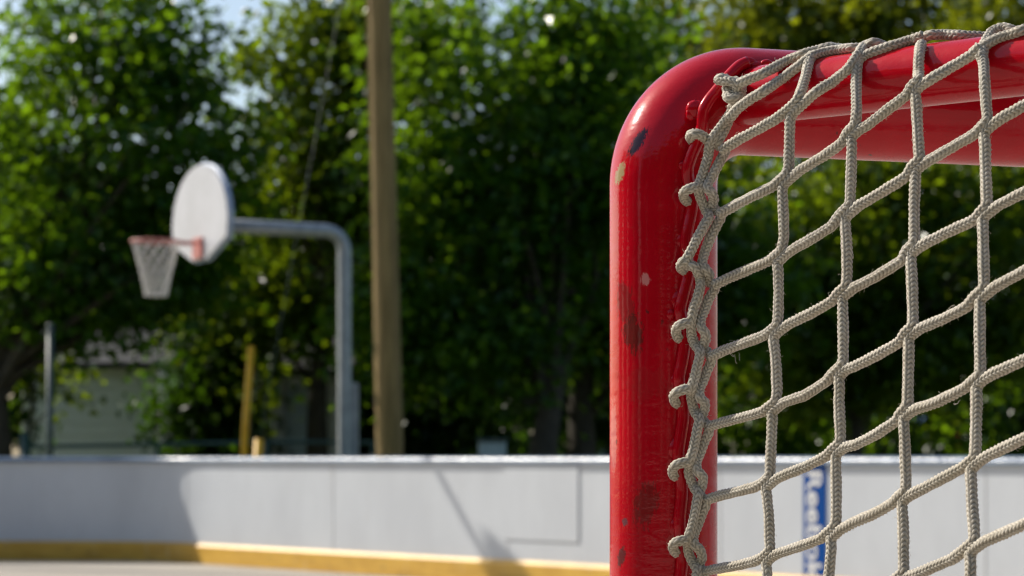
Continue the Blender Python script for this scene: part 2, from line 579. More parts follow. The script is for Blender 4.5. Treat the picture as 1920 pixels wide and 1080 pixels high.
DM = {('A', 1): [], ('A', 2): [(1530, 172), (1563, 152), (1592, 128)], ('A', 3): [(1497, 321), (1547, 291), (1580, 267)], ('A', 4): [(1487, 467), (1523, 447), (1560, 424)],
      ('A', 5): [(1482, 606), (1523, 586), (1560, 565)], ('A', 6): [(1473, 753), (1510, 741), (1550, 715)], ('A', 7): [(1465, 893), (1510, 875), (1550, 855)],
      ('A', 8): [(1465, 1036), (1507, 1022), (1540, 1010)],
      ('B', 2): [(1640, 97), (1672, 86), (1706, 76)], ('B', 3): [(1628, 234), (1662, 207), (1700, 179)], ('B', 4): [(1607, 387), (1645, 365), (1700, 331)],
      ('B', 5): [(1600, 540), (1640, 520), (1692, 488)], ('B', 6): [(1602, 687), (1640, 668), (1688, 641)], ('B', 7): [(1602, 835), (1640, 816), (1684, 787)],
      ('B', 8): [(1600, 980), (1642, 962), (1675, 943)],
      ('C', 3): [(1744, 149), (1783, 126), (1824, 102)], ('C', 4): [(1742, 301), (1785, 276), (1832, 249)], ('C', 5): [(1733, 457), (1775, 436), (1830, 411)],
      ('C', 6): [(1727, 615), (1768, 598), (1812, 576)], ('C', 7): [(1717, 767), (1752, 756), (1806, 730)], ('C', 8): [(1717, 923), (1752, 905), (1800, 879)],
      ('C', 9): [(1717, 1077), (1752, 1062), (1788, 1047)]}
cols = 'ABCDEFGH'
for kk in (9, 10, 11, 12):
    for c_ in 'ABCD':
        if kk not in NODE[c_]:
            a, b_ = NODE[c_][kk - 1], NODE[c_][kk - 2]
            NODE[c_][kk] = (2 * a[0] - b_[0], 2 * a[1] - b_[1])
for i in range(4, 8):
    c1_, c0_ = cols[i - 1], cols[i - 2]
    NODE[cols[i]] = {}
    for kk in range(3, 13):
        if kk in NODE[c1_] and kk in NODE[c0_]:
            a, b_ = NODE[c1_][kk], NODE[c0_][kk]
            p = (2 * a[0] - b_[0], 2 * a[1] - b_[1])
            if p[1] > 45:
                NODE[cols[i]][kk] = p
LACE = {2: (1352, 283), 3: (1349, 402), 4: (1340, 534), 5: (1333, 668), 6: (1330, 799), 7: (1321, 938), 8: (1318, 1072)}
LD = {2: [(1384, 262), (1420, 243), (1455, 223)], 3: [(1380, 384), (1413, 367), (1452, 348)], 4: [(1365, 522), (1400, 507), (1436, 492)],
      5: [(1362, 655), (1398, 642), (1428, 631)], 6: [(1362, 790), (1398, 781), (1428, 773)], 7: [(1350, 929), (1385, 921), (1416, 913)], 8: [(1348, 1066), (1385, 1060), (1416, 1052)]}


def braid(d, th):
    n_half = 8
    w = th / (2 * math.pi) * n_half
    k = np.floor(w).astype(int)
    fr = w - k
    sgn = np.where(k % 2 == 0, 1.0, -1.0)
    pitch = 0.0025
    slant = np.where(sgn > 0, fr, 1 - fr) * 0.85
    off = (k // 2 % 2) * 0.5
    ph = (d[:, None] / pitch) + slant[None] + off[None]
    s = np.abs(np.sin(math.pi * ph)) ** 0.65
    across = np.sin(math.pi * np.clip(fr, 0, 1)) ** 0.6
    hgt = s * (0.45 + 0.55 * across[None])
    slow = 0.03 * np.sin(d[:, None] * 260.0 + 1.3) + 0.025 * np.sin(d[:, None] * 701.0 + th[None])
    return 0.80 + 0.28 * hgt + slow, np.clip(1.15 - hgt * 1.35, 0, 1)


net_mb = MB()
rngn = np.random.default_rng(11)


def taut(P, step, soft=0.0015):
    """straight runs with small rounded corners"""
    P = np.asarray(P, float)
    d = np.r_[0, np.cumsum(np.linalg.norm(np.diff(P, axis=0), axis=1))]
    n = max(8, int(d[-1] / step))
    s_ = np.linspace(0, d[-1], n)
    C = np.stack([np.interp(s_, d, P[:, k]) for k in range(3)], 1)
    h = max(1, int(round(2.5 * soft / step)))
    kx = np.exp(-0.5 * (np.arange(-h, h + 1) * step / soft) ** 2); kx /= kx.sum()
    E = np.vstack([2 * C[0] - C[h:0:-1], C, 2 * C[-1] - C[-2:-h - 2:-1]]) if n > h + 2 else None
    if E is None:
        return C
    return np.stack([np.convolve(E[:, k], kx, 'valid') for k in range(3)], 1)


def rope(pts, mb=net_mb, fine=True, r=RR):
    """pts: (x, y[, extra distance]) photo pixels, on the surface of the net"""
    P = []
    for p in pts:
        Y = depth(p[0], p[1]) if len(p) < 4 else p[3]
        if len(p) >= 3 and p[2] is not None:
            Y = Y + p[2]
        P.append(at(p[0], p[1], Y))
    C = taut(P, 0.00042 if fine else 0.0016)
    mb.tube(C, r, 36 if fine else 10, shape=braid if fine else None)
    return C


O = (-2.7, -4.2)     # the two cords of a node lie side by side
def nP(c_, k): n_ = NODE[c_][k]; return (n_[0] + O[0], n_[1] + O[1], -0.0006)
def nQ(c_, k): n_ = NODE[c_][k]; return (n_[0] - O[0], n_[1] - O[1], 0.0006)
def seqP(c_, k):
    x, y, d = nP(c_, k); return [(x + 7, y - 7, d), (x - 9, y + 7, d)]
def seqQ(c_, k):
    x, y, d = nQ(c_, k); return [(x + 9, y - 7, d), (x - 7, y + 7, d)]
def near(a, b_, t): return (a[0] + (b_[0] - a[0]) * t, a[1] + (b_[1] - a[1]) * t)


def vmid(c_, k):
    if (c_, k) in VM: return VM[(c_, k)]
    a, b_ = nQ(c_, k), nP(c_, k + 1)
    return [(near(a, b_, t)[0] - 3, near(a, b_, t)[1]) for t in (0.2, 0.5)] + [near((a[0] + 4, a[1]), b_, 0.8)]


def dmid(c_, k):
    if (c_, k) in DM: return DM[(c_, k)]
    c2 = cols[cols.index(c_) + 1]
    a, b_ = NODE[c_][k], NODE[c2][k]
    return [near(a, b_, t) for t in (0.2, 0.5, 0.8)]


def inframe(pts):
    return any(p[0] < 1990 and p[1] < 1150 for p in pts)


# each cord runs down one column, over to the left along a diagonal, down again, and so on
done = set()
strands = []
for c_ in cols:
    for k in sorted(NODE[c_]):
        # start of a strand: a vertical whose upper node has no diagonal to the right
        if k + 1 not in NODE[c_]:
            continue
        i = cols.index(c_)
        right = cols[i + 1] if i + 1 < len(cols) else None
        if right is not None and k in NODE[right] and (k - 1) in NODE[right]:
            continue
        strands.append((c_, k))
for c_ in cols[1:]:
    if 12 in NODE[c_]:
        pass
for (c_, k) in strands:
    pts = seqQ(c_, k)[1:]
    cc, kk = c_, k
    i = cols.index(c_)
    if i + 1 < len(cols) and k in NODE[cols[i + 1]]:
        pts = [nP(cols[i + 1], k)] + list(reversed(dmid(c_, k))) + seqQ(c_, k)
    while True:
        if kk + 1 not in NODE[cc]:
            break
        pts += list(vmid(cc, kk)) + seqP(cc, kk + 1)
        kk += 1
        i = cols.index(cc)
        if i == 0:
            if kk in LACE:
                pts += list(reversed(LD[kk])) + [LACE[kk]]
            else:
                n_ = NODE['A'][kk]
                pts += [(n_[0] - 60, n_[1] + 12), (1318, n_[1] + 28)]
            break
        lc = cols[i - 1]
        if kk not in NODE[lc]:
            break
        pts += list(reversed(dmid(lc, kk))) + seqQ(lc, kk)
        cc = lc
    # one piece per stretch so that only what is near the frame is fine
    rope(pts, fine=inframe(pts))

# the strands that reach the tube: over its top and on towards the crossbar
rope([(1384, 158, 0.004), (1393, 153, 0.004), (1430, 138, 0.006), (1478, 113, None, 1.300), (1505, 102, None, 1.294), (1530, 95, None, 1.297), (1556, 91, None, 1.305), (1590, 92, None, 1.33)])
rope([(1368, 222, 0.0), (1378, 208), (1400, 190), (1430, 172), (1463, 150), (1497, 125), (1520, 106), (1545, 98, -0.001), (1572, 94), (1597, 90), (1622, 90, 0.012), (1650, 92, 0.03)])
rope([(1712, 77, 0.0006), (1733, 71, 0.0008), (1745, 65), (1767, 65, 0.006), (1800, 67, 0.014), (1842, 69, 0.028), (1880, 72, 0.05)])
rope([(1606, 124, 0.0006), (1610, 103, 0.0006), (1613, 95), (1620, 87), (1637, 80, -0.002), (1652, 84, 0.008), (1672, 95, 0.03)])
rope([(1842, 106, 0.0006), (1843, 90, 0.0006), (1849, 75), (1860, 59), (1880, 52, -0.002), (1896, 56, 0.006), (1915, 66, 0.03)])
rope([(1514, 124, 0.0006), (1520, 106, 0.0006), (1526, 100), (1540, 92, 0.001), (1556, 89, 0.006), (1575, 92, 0.02)])
rope([(1822, 101, 0.0006), (1843, 87), (1866, 73), (1892, 66), (1917, 57), (1950, 46), (1985, 40, 0.02)])
for (k, pts) in ((4, [(1866, 229), (1900, 215)]), (5, [(1866, 386), (1900, 369)]), (6, [(1866, 546), (1900, 533)])):
    pass
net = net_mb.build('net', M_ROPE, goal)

# ---- lacing cord and the edge cord of the net along the post
lac = MB(); edge = MB()
HOOK = [(1318, 250), (1313, 357), (1303, 497), (1304, 609), (1302, 730), (1298, 868), (1297, 1012)]
LB = 1.3080


def lace(pts, mb):
    P = [at(p[0], p[1], LB + p[2]) for p in pts]
    C = catmull(P, 0.00042)
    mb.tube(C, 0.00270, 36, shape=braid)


cord = [(1374, 205, -.001), (1362, 224, -.002), (1350, 240, -.003), (1338, 257, -.004), (1331, 272, -.002), (1328, 290, 0), (1322, 312, 0), (1314, 336, 0), (1310, 352, -.001), (1312, 366, .001), (1317, 380, .002), (1324, 396, .002), (1329, 406, -.001), (1320, 424, -.003), (1307, 447, -.004), (1296, 470, -.004), (1288, 487, -.003), (1290, 497, -.001), (1299, 498, -.004), (1307, 508, -.003), (1312, 522, -.001), (1313, 536, -.002), (1308, 558, -.003), (1301, 578, -.003), (1297, 597, -.003), (1296, 612, -.001), (1297, 628, .002), (1303, 646, .002), (1312, 659, -.002), (1309, 680, -.003), (1303, 705, -.003), (1298, 724, -.003), (1296, 738, .001), (1297, 752, .002), (1303, 772, .002), (1311, 787, -.002), (1306, 812, -.003), (1301, 838, -.003), (1295, 860, -.003), (1292, 878, .001), (1293, 893, .002), (1301, 912, .002), (1309, 926, -.002), (1305, 950, -.003), (1299, 980, -.003), (1292, 1006, -.003), (1290, 1024, .001), (1292, 1040, .002), (1300, 1056, .001), (1307, 1070, -.002), (1303, 1095, -.003), (1296, 1130, -.003), (1292, 1160, 0), (1303, 1200, 0), (1294, 1260, 0), (1304, 1330, 0), (1292, 1400, 0), (1302, 1480, 0)]
lace(cord, lac)
sel = [(1384, 178, .0), (1376, 200, .001), (1366, 226, .001), (1357, 246, -.002), (1347, 262, -.003), (1342, 270, .001), (1352, 276, .003), (1360, 282, .002), (1352, 298, .0), (1342, 318, -.001), (1331, 338, -.001), (1326, 353, -.003), (1334, 361, -.003), (1338, 372, .0), (1336, 386, .002), (1345, 397, .002), (1352, 406, 0), (1344, 422, 0), (1333, 443, 0), (1322, 472, 0), (1317, 495, -.002), (1324, 506, -.003), (1330, 516, -.001), (1327, 527, .003), (1336, 533, .002), (1341, 540, 0), (1331, 556, .001), (1322, 578, .001), (1314, 600, -.001), (1315, 614, -.003), (1322, 624, -.003), (1323, 636, -.001), (1319, 652, .002), (1330, 664, .002), (1334, 674, 0), (1328, 690, .001), (1319, 712, .001), (1311, 732, -.001), (1313, 746, -.003), (1321, 754, -.002), (1321, 768, 0), (1316, 786, .002), (1327, 798, .001), (1329, 808, .0), (1321, 828, .001), (1312, 850, .001), (1305, 868, -.001), (1308, 883, -.003), (1317, 893, -.002), (1317, 908, .0), (1310, 926, .003), (1320, 936, .001), (1323, 946, 0), (1316, 964, .001), (1308, 986, .001), (1300, 1006, -.001), (1303, 1022, -.003), (1313, 1032, -.002), (1316, 1046, .0), (1310, 1062, .002), (1318, 1072, 0), (1312, 1100, 0), (1300, 1140, -.001), (1312, 1190, 0), (1300, 1250, 0), (1312, 1320, 0), (1300, 1400, 0), (1310, 1480, 0)]
lace(sel, edge)
# hooks around the rod
HK = [[(1325, 262, 0), (1315, 254, -.003), (1304, 251, -.004), (1296, 252, -.001), (1294, 258, .004), (1300, 264, .010)],
      [(1309, 350, -.001), (1298, 352, -.004), (1287, 357, -.004), (1281, 364, 0), (1284, 373, .004), (1292, 380, .010)],
      [(1289, 489, -.003), (1281, 491, -.003), (1276, 498, -.001), (1279, 505, .004), (1286, 509, .010)],
      [(1295, 606, -.001), (1284, 606, -.004), (1273, 611, -.004), (1267, 619, 0), (1269, 629, .003), (1277, 637, .010)],
      [(1297, 728, -.001), (1284, 730, -.004), (1270, 735, -.004), (1263, 742, 0), (1265, 752, .003), (1274, 760, .010)],
      [(1294, 866, -.001), (1282, 867, -.004), (1268, 872, -.004), (1261, 880, 0), (1262, 889, .003), (1272, 897, .010)],
      [(1291, 1013, -.001), (1280, 1013, -.004), (1267, 1017, -.004), (1261, 1024, 0), (1264, 1032, .003), (1273, 1040, .010)]]
for h_ in HK:
    lace(h_, lac)
# knot at the corner
lace([(1349, 149, -.001), (1356, 151, -.004), (1366, 152, -.006), (1377, 156, -.008), (1383, 166, -.007), (1376, 176, -.004), (1365, 170, -.002), (1366, 158, .003), (1378, 152, .004), (1388, 160, 0), (1390, 172, -.004), (1381, 183, -.008), (1369, 185, -.008), (1363, 179, -.004), (1372, 172, .002), (1388, 178, .002), (1391, 187, -.004), (1380, 196, -.004), (1370, 203, -.001)], lac)
lace([(1346, 151, 0), (1352, 147, -.003), (1360, 148, -.002), (1366, 154, .002)], lac)
# frayed fibres
fib = MB()
def fibre(p, d, L_, r=0.00011):
    q = [np.array(p)]
    d = np.array(d, float)
    for _ in range(5):
        d = d + rngn.normal(0, 0.55, 3); d /= np.linalg.norm(d)
        q.append(q[-1] + d * L_ / 5)
    fib.tube(catmull(q, L_ / 12), r, 4, cap=False)
for arr, cnt, rad in ((net_mb, 2600, 1), (lac, 500, 1), (edge, 500, 1)):
    Vv = np.vstack(arr.v)
    px = Vv[:, 0] / Vv[:, 1] * F + 960
    py = HZ - (Vv[:, 2] - EYE) / Vv[:, 1] * F
    ok = np.where((px < 1960) & (py < 1120))[0]
    for i in rngn.choice(ok, cnt):
        fibre(Vv[i], rngn.normal(0, 1, 3), rngn.uniform(0.001, 0.0032), rngn.uniform(0.00004, 0.00008))
for (x, y) in ((1372, 663), (1378, 664), (1385, 661), (1790, 755), (1797, 752), (1600, 476), (1790, 572), (1787, 574)):
    fibre(at(x, y, depth(x, y)), (0.2, -0.3, -1), 0.006, 0.00010)
fo = fib.build('loose_fibres', M_ROPE, net)
fo.parent = net
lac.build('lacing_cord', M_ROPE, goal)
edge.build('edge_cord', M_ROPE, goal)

# ------------------------------------------------------------------ ground and rink
M_GROUND = plain('dry_grass_ground', (0.045, 0.07, 0.02), (0.11, 0.11, 0.05), 1.4, 0.95, bump=0.6, bscale=14)
m, nt, out = mat('worn_rink_concrete')
b = N(nt, 'ShaderNodeBsdfPrincipled')
co = coords(nt)
c = mixc(nt, maprange(nt, noise(nt, co, 0.7, 6.0, 0.6), 0.3, 0.7), (0.36, 0.325, 0.27), (0.45, 0.41, 0.35))
c = mixc(nt, maprange(nt, noise(nt, co, 160.0, 3.0, 0.6), 0.35, 0.7, 0, 0.5), c, (0.24, 0.21, 0.17))
nt.links.new(c, b.inputs['Base Color']); b.inputs['Roughness'].default_value = 0.85
bp = N(nt, 'ShaderNodeBump'); bp.inputs['Strength'].default_value = 0.5; bp.inputs['Distance'].default_value = 0.004
nt.links.new(noise(nt, co, 220.0, 3.0), bp.inputs['Height']); nt.links.new(bp.outputs[0], b.inputs['Normal'])
nt.links.new(b.outputs[0], out.inputs[0])
M_RINK = m

g = MB()
g.add([(-400, -400, -0.004), (400, -400, -0.004), (400, 600, -0.004), (-400, 600, -0.004)], [np.array([[0, 1, 2, 3]])])
structure(g.build('ground', M_GROUND, smooth=False))

# plan of the boards: straight end on the left, a short bend, then a long side coming nearer to the right
WA = np.array([-14.0, 23.7]); WB = np.array([-3.85, 23.05]); WD = np.array([0.71, 17.97]); WC0 = np.array([-3.0, 22.6])
dl = (WD - WC0) / np.linalg.norm(WD - WC0)
plan = []
for t in np.linspace(0, 1, 10)[:-1]:
    plan.append(WA + (WB - WA) * t)
Q0, Q1, Q2 = WB, np.array([-3.33, 23.02]), WC0 + dl * 0.15
for t in np.linspace(0, 1, 9):
    plan.append((1 - t) ** 2 * Q0 + 2 * t * (1 - t) * Q1 + t * t * Q2)
plan = [np.array(p) for p in plan]
S0 = plan[-1]
SEND = S0 + dl * 30.0
poly = [tuple(p) for p in plan] + [tuple(SEND), (26.0, -32.0), (-24.0, -32.0), (-24.0, 23.7)]
r_ = MB()
r_.add([(x, y, 0.0) for x, y in poly], [np.arange(len(poly))[None, ::-1]])
structure(r_.build('rink_surface', M_RINK, smooth=False))

m, nt, out = mat('white_board_plastic')
b = N(nt, 'ShaderNodeBsdfPrincipled')
co = coords(nt)
c = mixc(nt, maprange(nt, noise(nt, scaled(nt, co, (1, 1, 0.35)), 1.6, 6.0, 0.65), 0.3, 0.72), (0.525, 0.55, 0.585), (0.60, 0.63, 0.665))
c = mixc(nt, maprange(nt, noise(nt, scaled(nt, co, (3, 3, 0.7)), 2.2, 6.0, 0.7), 0.58, 0.82, 0, 0.55), c, (0.46, 0.45, 0.44))
c = mixc(nt, maprange(nt, noise(nt, scaled(nt, co, (1, 1, 1.6)), 9.0, 4.0, 0.7), 0.66, 0.74, 0, 0.4), c, (0.36, 0.35, 0.35))
nt.links.new(c, b.inputs['Base Color'])
b.inputs['Roughness'].default_value = 0.42
nt.links.new(b.outputs[0], out.inputs[0])
M_BOARD = m
m, nt, out = mat('yellow_kick_plate')
b = N(nt, 'ShaderNodeBsdfPrincipled')
co = coords(nt)
c = mixc(nt, maprange(nt, noise(nt, scaled(nt, co, (1, 1, 3)), 2.5, 6.0, 0.65), 0.3, 0.7), (0.56, 0.31, 0.035), (0.70, 0.42, 0.06))
c = mixc(nt, maprange(nt, noise(nt, scaled(nt, co, (1, 1, 2)), 6.0, 6.0, 0.7), 0.56, 0.74, 0, 0.6), c, (0.20, 0.13, 0.05))
c = mixc(nt, maprange(nt, noise(nt, scaled(nt, co, (6, 6, 0.8)), 3.0, 4.0, 0.7), 0.60, 0.72, 0, 0.5), c, (0.62, 0.52, 0.34))
nt.links.new(c, b.inputs['Base Color']); b.inputs['Roughness'].default_value = 0.5
nt.links.new(b.outputs[0], out.inputs[0])
M_KICK = m
M_CAP = plain('pale_blue_cap_rail', (0.12, 0.165, 0.24), (0.19, 0.25, 0.34), 4.0, 0.26, bump=0.35, bscale=28)
M_BLUE = plain('blue_banner', (0.002, 0.055, 0.25), (0.003, 0.065, 0.28), 8.0, 0.75)
M_BLUE.node_tree.nodes['Principled BSDF'].inputs['Specular IOR Level'].default_value = 0.1
M_WHITE = plain('white_paint', (0.74, 0.74, 0.72), (0.82, 0.82, 0.80), 5.0, 0.45)

boards = thing('rink_boards', 'long white rink boards with yellow kick plate and pale blue cap rail', 'rink boards', (-3.0, 22.6, 0))


def run_points(step):
    """plan polyline resampled: points and the normal pointing into the rink"""
    full = np.array(plan + [SEND])
    d = np.r_[0, np.cumsum(np.linalg.norm(np.diff(full, axis=0), axis=1))]
    s = np.arange(0, d[-1], step)
    pts = np.stack([np.interp(s, d, full[:, 0]), np.interp(s, d, full[:, 1])], 1)
    t = np.gradient(pts, axis=0); t /= np.linalg.norm(t, axis=1)[:, None]
    return s, pts, np.stack([t[:, 1], -t[:, 0]], 1)


S_, PP, NN = run_points(0.06)


def strip(sec, i0, i1, mb):
    """sweep a closed section (offset into rink, height) along the boards from sample i0 to i1"""
    sec = np.asarray(sec, float)
    n = len(sec)
    V = []
    for i in range(i0, i1 + 1):
        for (o, z) in sec:
            V.append([PP[i, 0] + NN[i, 0] * o, PP[i, 1] + NN[i, 1] * o, z])
    mm = i1 - i0 + 1
    i = np.arange(mm - 1)[:, None] * n
    j = np.arange(n)[None]; j2 = (j + 1) % n
    q = np.stack([i + j, i + n + j, i + n + j2, i + j2], -1).reshape(-1, 4)
    mb.add(V, [q, np.arange(n)[None], (np.arange(n) + (mm - 1) * n)[None, ::-1]])


def sidx(x):
    """sample of the boards that shows at photo column x"""
    a = PP[:, 0] / PP[:, 1] * F + 960
    ok = PP[:, 1] > 6
    return int(np.argmin(np.where(ok, abs(a - x), 1e9)))


nS = len(PP)
seams = [0]
base_i = sidx(625)
step_i = int(2.44 / 0.06)
k0 = base_i % step_i
edges = list(range(k0, nS - 1, step_i))
if edges[0] > 4: edges = [0] + edges
edges.append(nS - 1)
for a, b_ in zip(edges[:-1], edges[1:]):
    if b_ - a < 3: continue
    mb = MB()
    strip([(-0.03, 0.176), (0.0, 0.176), (0.0, 0.942), (-0.03, 0.942)], a, b_, mb)
    ob = mb.build('board_panel', M_BOARD, boards, smooth=True, angle=40)
# thin dark joints between panels
M_JOINT = plain('grey_panel_joint', (0.46, 0.46, 0.45), (0.54, 0.54, 0.53), 5, 0.8)
for e in edges[1:-1]:
    mb = MB()
    t = np.array([-NN[e, 1], NN[e, 0], 0]); n3 = np.array([NN[e, 0], NN[e, 1], 0])
    mb.box(np.array([PP[e, 0], PP[e, 1], 0.56]) + n3 * 0.0006, (0.006, 0.004, 0.76), [t, n3, [0, 0, 1]])
    mb.build('panel_joint', M_JOINT, boards, smooth=False)
mb = MB()
strip([(-0.05, 0.003), (0.030, 0.003), (0.030, 0.160), (0.004, 0.188), (0.0015, 0.188), (0.0015, 0.172), (-0.05, 0.172)], 0, nS - 1, mb)
mb.build('kick_plate', M_KICK, boards, smooth=True, angle=40)
mb = MB()
hs = [(-0.06 + 0.09 * (1 - math.cos(a)) / 2, 0.941 + 0.052 * math.sin(a) ** 0.7) for a in np.linspace(0.02, math.pi - 0.02, 14)]
strip(list(reversed(hs)), 0, nS - 1, mb)
mb.build('cap_rail', M_CAP, boards, smooth=True, angle=60)
# back frame of the boards
M_STEEL = plain('galvanised_steel', (0.30, 0.33, 0.34), (0.42, 0.45, 0.46), 7.0, 0.45, metallic=0.55)
for e in range(10, nS - 1, 20):
    mb = MB()
    t = np.array([-NN[e, 1], NN[e, 0], 0]); n3 = np.array([NN[e, 0], NN[e, 1], 0])
    mb.box(np.array([PP[e, 0], PP[e, 1], 0.47]) - n3 * 0.066, (0.05, 0.05, 0.92), [t, n3, [0, 0, 1]])
    mb.build('steel_upright', M_STEEL, boards, smooth=False)


def on_wall(x, out_):
    """point of the boards' face at photo column x"""
    u = (x - 960) / F
    # S0 + dl*s : X = u*Y
    s = (u * S0[1] - S0[0]) / (dl[0] - u * dl[1])
    p = S0 + dl * s
    n = np.array([dl[1], -dl[0]])
    return np.array([p[0] + n[0] * out_, p[1] + n[1] * out_, 0.0])


n2 = np.array([dl[1], -dl[0], 0.0]); t2 = np.array([dl[0], dl[1], 0.0]); zz = np.array([0, 0, 1.0])
# hatch set into the boards
pa, pb = on_wall(946, 0), on_wall(1086, 0)
ln_ = np.linalg.norm(pb - pa)
mb = MB(); mb.box((pa + pb) / 2 + n2 * 0.006 + zz * 0.642, (ln_, 0.0055, 0.595), [t2, n2, zz], bevel=0.003)
mb.build('access_hatch', M_BOARD, boards, smooth=False)
# banner with lettering
pa, pb = on_wall(1507, 0), on_wall(1550, 0)
wid = np.linalg.norm(pb - pa)
ctr = (pa + pb) / 2
mb = MB(); mb.box(ctr + n2 * 0.003 + zz * 0.562, (wid, 0.006, 0.752), [t2, n2, zz], bevel=0.001)
banner = mb.build('banner', M_BLUE, boards, smooth=False)
cu = bpy.data.curves.new('banner_text', 'FONT')
cu.body = 'Reebok'; cu.size = 0.24; cu.align_x = 'LEFT'; cu.extrude = 0.0012; cu.space_character = 1.02; cu.offset = 0.004
to = bpy.data.objects.new('tmp_text', cu); COL.objects.link(to)
bpy.context.view_layer.update()
tm = bpy.data.meshes.new_from_object(to.evaluated_get(bpy.context.evaluated_depsgraph_get()))
bpy.data.objects.remove(to)
tv = np.array([v.co[:] for v in tm.vertices])
ext = tv[:, 0].max() - tv[:, 0].min()
cap_h = tv[:, 1].max()
sx = 0.735 / ext; sy = wid * 0.62 / cap_h
ztop = EYE - (884 - HZ) / F * ctr[1]
newv = []
for x_, y_, z_ in tv:
    # text runs downwards, its tops point to the right
    p = ctr + n2 * (0.0075 + z_) + zz * (ztop - (x_ - tv[:, 0].min()) * sx) + t2 * (y_ * sy - wid * 0.62 / 2)
    newv.append(p - np.array(boards['_o']))
tm.vertices.foreach_set('co', np.array(newv, dtype=np.float32).ravel()); tm.update()
tm.materials.clear(); tm.materials.append(M_WHITE)
lt = bpy.data.objects.new('banner_lettering', tm); COL.objects.link(lt); lt.parent = banner
banner['label'] = 'blue vertical banner with white Reebok lettering'

# ------------------------------------------------------------------ basketball hoop
M_GALV = plain('weathered_grey_pipe', (0.26, 0.29, 0.31), (0.36, 0.39, 0.41), 9.0, 0.38, metallic=0.35)
M_BACKB = plain('backboard_white', (0.45, 0.46, 0.49), (0.51, 0.52, 0.56), 3.0, 0.4)
M_RIM = plain('faded_red_rim', (0.46, 0.14, 0.12), (0.55, 0.20, 0.17), 20.0, 0.5)
M_TWINE = plain('white_net_twine', (0.60, 0.58, 0.54), (0.70, 0.68, 0.64), 30.0, 0.9)
HY = 23.1
th_ = R(60.5)
bn = np.array([-math.sin(th_), -math.cos(th_), 0]); bt = np.array([math.cos(th_), -math.sin(th_), 0])
bc = at(376, 427, HY)
base_xy = bc - bn * 1.52
hoop = thing('basketball_hoop', 'basketball hoop with white fan backboard on a grey bent pole behind the boards', 'basketball hoop', (base_xy[0], base_xy[1], 0))
zarm = at(0, 421, HY)[2]
pole = [(base_xy[0], base_xy[1], 0), (base_xy[0], base_xy[1], 1.5), (base_xy[0], base_xy[1], zarm - 0.22)]
arcp = []
for a in np.linspace(0, math.pi / 2, 12):
    arcp.append(base_xy * [1, 1, 0] + bn * 0.2 * (1 - math.cos(a)) + zz * (zarm - 0.2 + 0.2 * math.sin(a)))
path = np.vstack([np.linspace(pole[0], (base_xy[0], base_xy[1], zarm - 0.2), 20)[:-1]] + [np.array(arcp)] + [np.array([bc * [1, 1, 0] - bn * 0.10 + zz * zarm])])
MB().tube(path, 0.068, 24).build('bent_pole', M_GALV, hoop)
mb = MB()
mb.box(np.array([base_xy[0] + 0.085, base_xy[1] + 0.03, 0.86]), (0.10, 0.12, 1.72))
mb.build('pole_box', M_GALV, hoop, smooth=False)
zr = at(0, 457, HY)[2]
half = [(0.0, -0.345 + 0.0)]
pts = [(-0.18, -0.325), (0.18, -0.325), (0.665, -0.13), (0.69, 0.06)]
for a in np.linspace(0.12, math.pi - 0.12, 26):
    pts.append((0.69 * math.cos(a) * (1 if True else 1), 0.02 + 0.655 * math.sin(a) ** 0.95))
pts += [(-0.69, 0.06), (-0.665, -0.13)]
pts = [(u_ * 1.0, v_b * (0.885 if v_b > 0 else 0.95)) for u_, v_b in pts]
mb = MB(); mb.prism(pts, bc - bn * 0.03, bt, zz, bn, 0.045)
bbd = mb.build('backboard', M_BACKB, hoop, smooth=True, angle=30)
rim_pts = [(p[0] * 1.0, p[1]) for p in pts]
P = np.array([bc - bn * 0.03 + bt * p[0] + zz * p[1] for p in pts + [pts[0]]])
M_EDGE = plain('backboard_rim_steel', (0.30, 0.38, 0.52), (0.38, 0.46, 0.58), 12.0, 0.4)
MB().tube(P, 0.022, 10).build('edge_flange', M_EDGE, bbd)
mb = MB()
mb.box(bc - bn * 0.075 + zz * (zarm - bc[2]), (0.34, 0.08, 0.26), [bt, bn, zz])
mb.build('mounting_bracket', M_GALV, hoop, smooth=False)
rc = bc + bn * 0.45; rc[2] = zr
ring = np.array([rc + 0.232 * (bt * math.cos(a) + bn * math.sin(a)) for a in np.linspace(0, 2 * math.pi, 49)])
rim = MB(); rim.tube(ring, 0.014, 10, cap=False)
for s in (-1, 1):
    rim.tube([bc + bn * 0.02 + bt * 0.10 * s + zz * (zr - bc[2]), rc + bt * 0.11 * s - bn * 0.205], 0.011, 8)
rim_o = rim.build('rim', M_RIM, hoop)
mb = MB(); mb.box(bc + bn * 0.028 + zz * (zr - 0.045 - bc[2]), (0.21, 0.03, 0.20), [bt, bn, zz])
mb.build('rim_plate', M_RIM, rim_o, smooth=False)
tw = MB()
nk = 12; lev = 7
def netp(k, l):
    f = l / lev
    r0 = 0.225 * (1 - f) ** 1.2 + 0.105 * (1 - (1 - f) ** 1.2)
    a = 2 * math.pi * (k + 0.5 * (l % 2)) / nk
    return rc + r0 * (bt * math.cos(a) + bn * math.sin(a)) - zz * (0.51 * f)
for k in range(nk):
    for l in range(lev):
        for dk in ((0, 1) if l % 2 else (0, -1)):
            tw.tube([netp(k, l), netp(k + dk, l + 1)], 0.0058, 5, cap=False)
    tw.tube([netp(k, lev), netp(k + 1, lev)], 0.006, 5, cap=False)
tw.build('hoop_net', M_TWINE, rim_o)

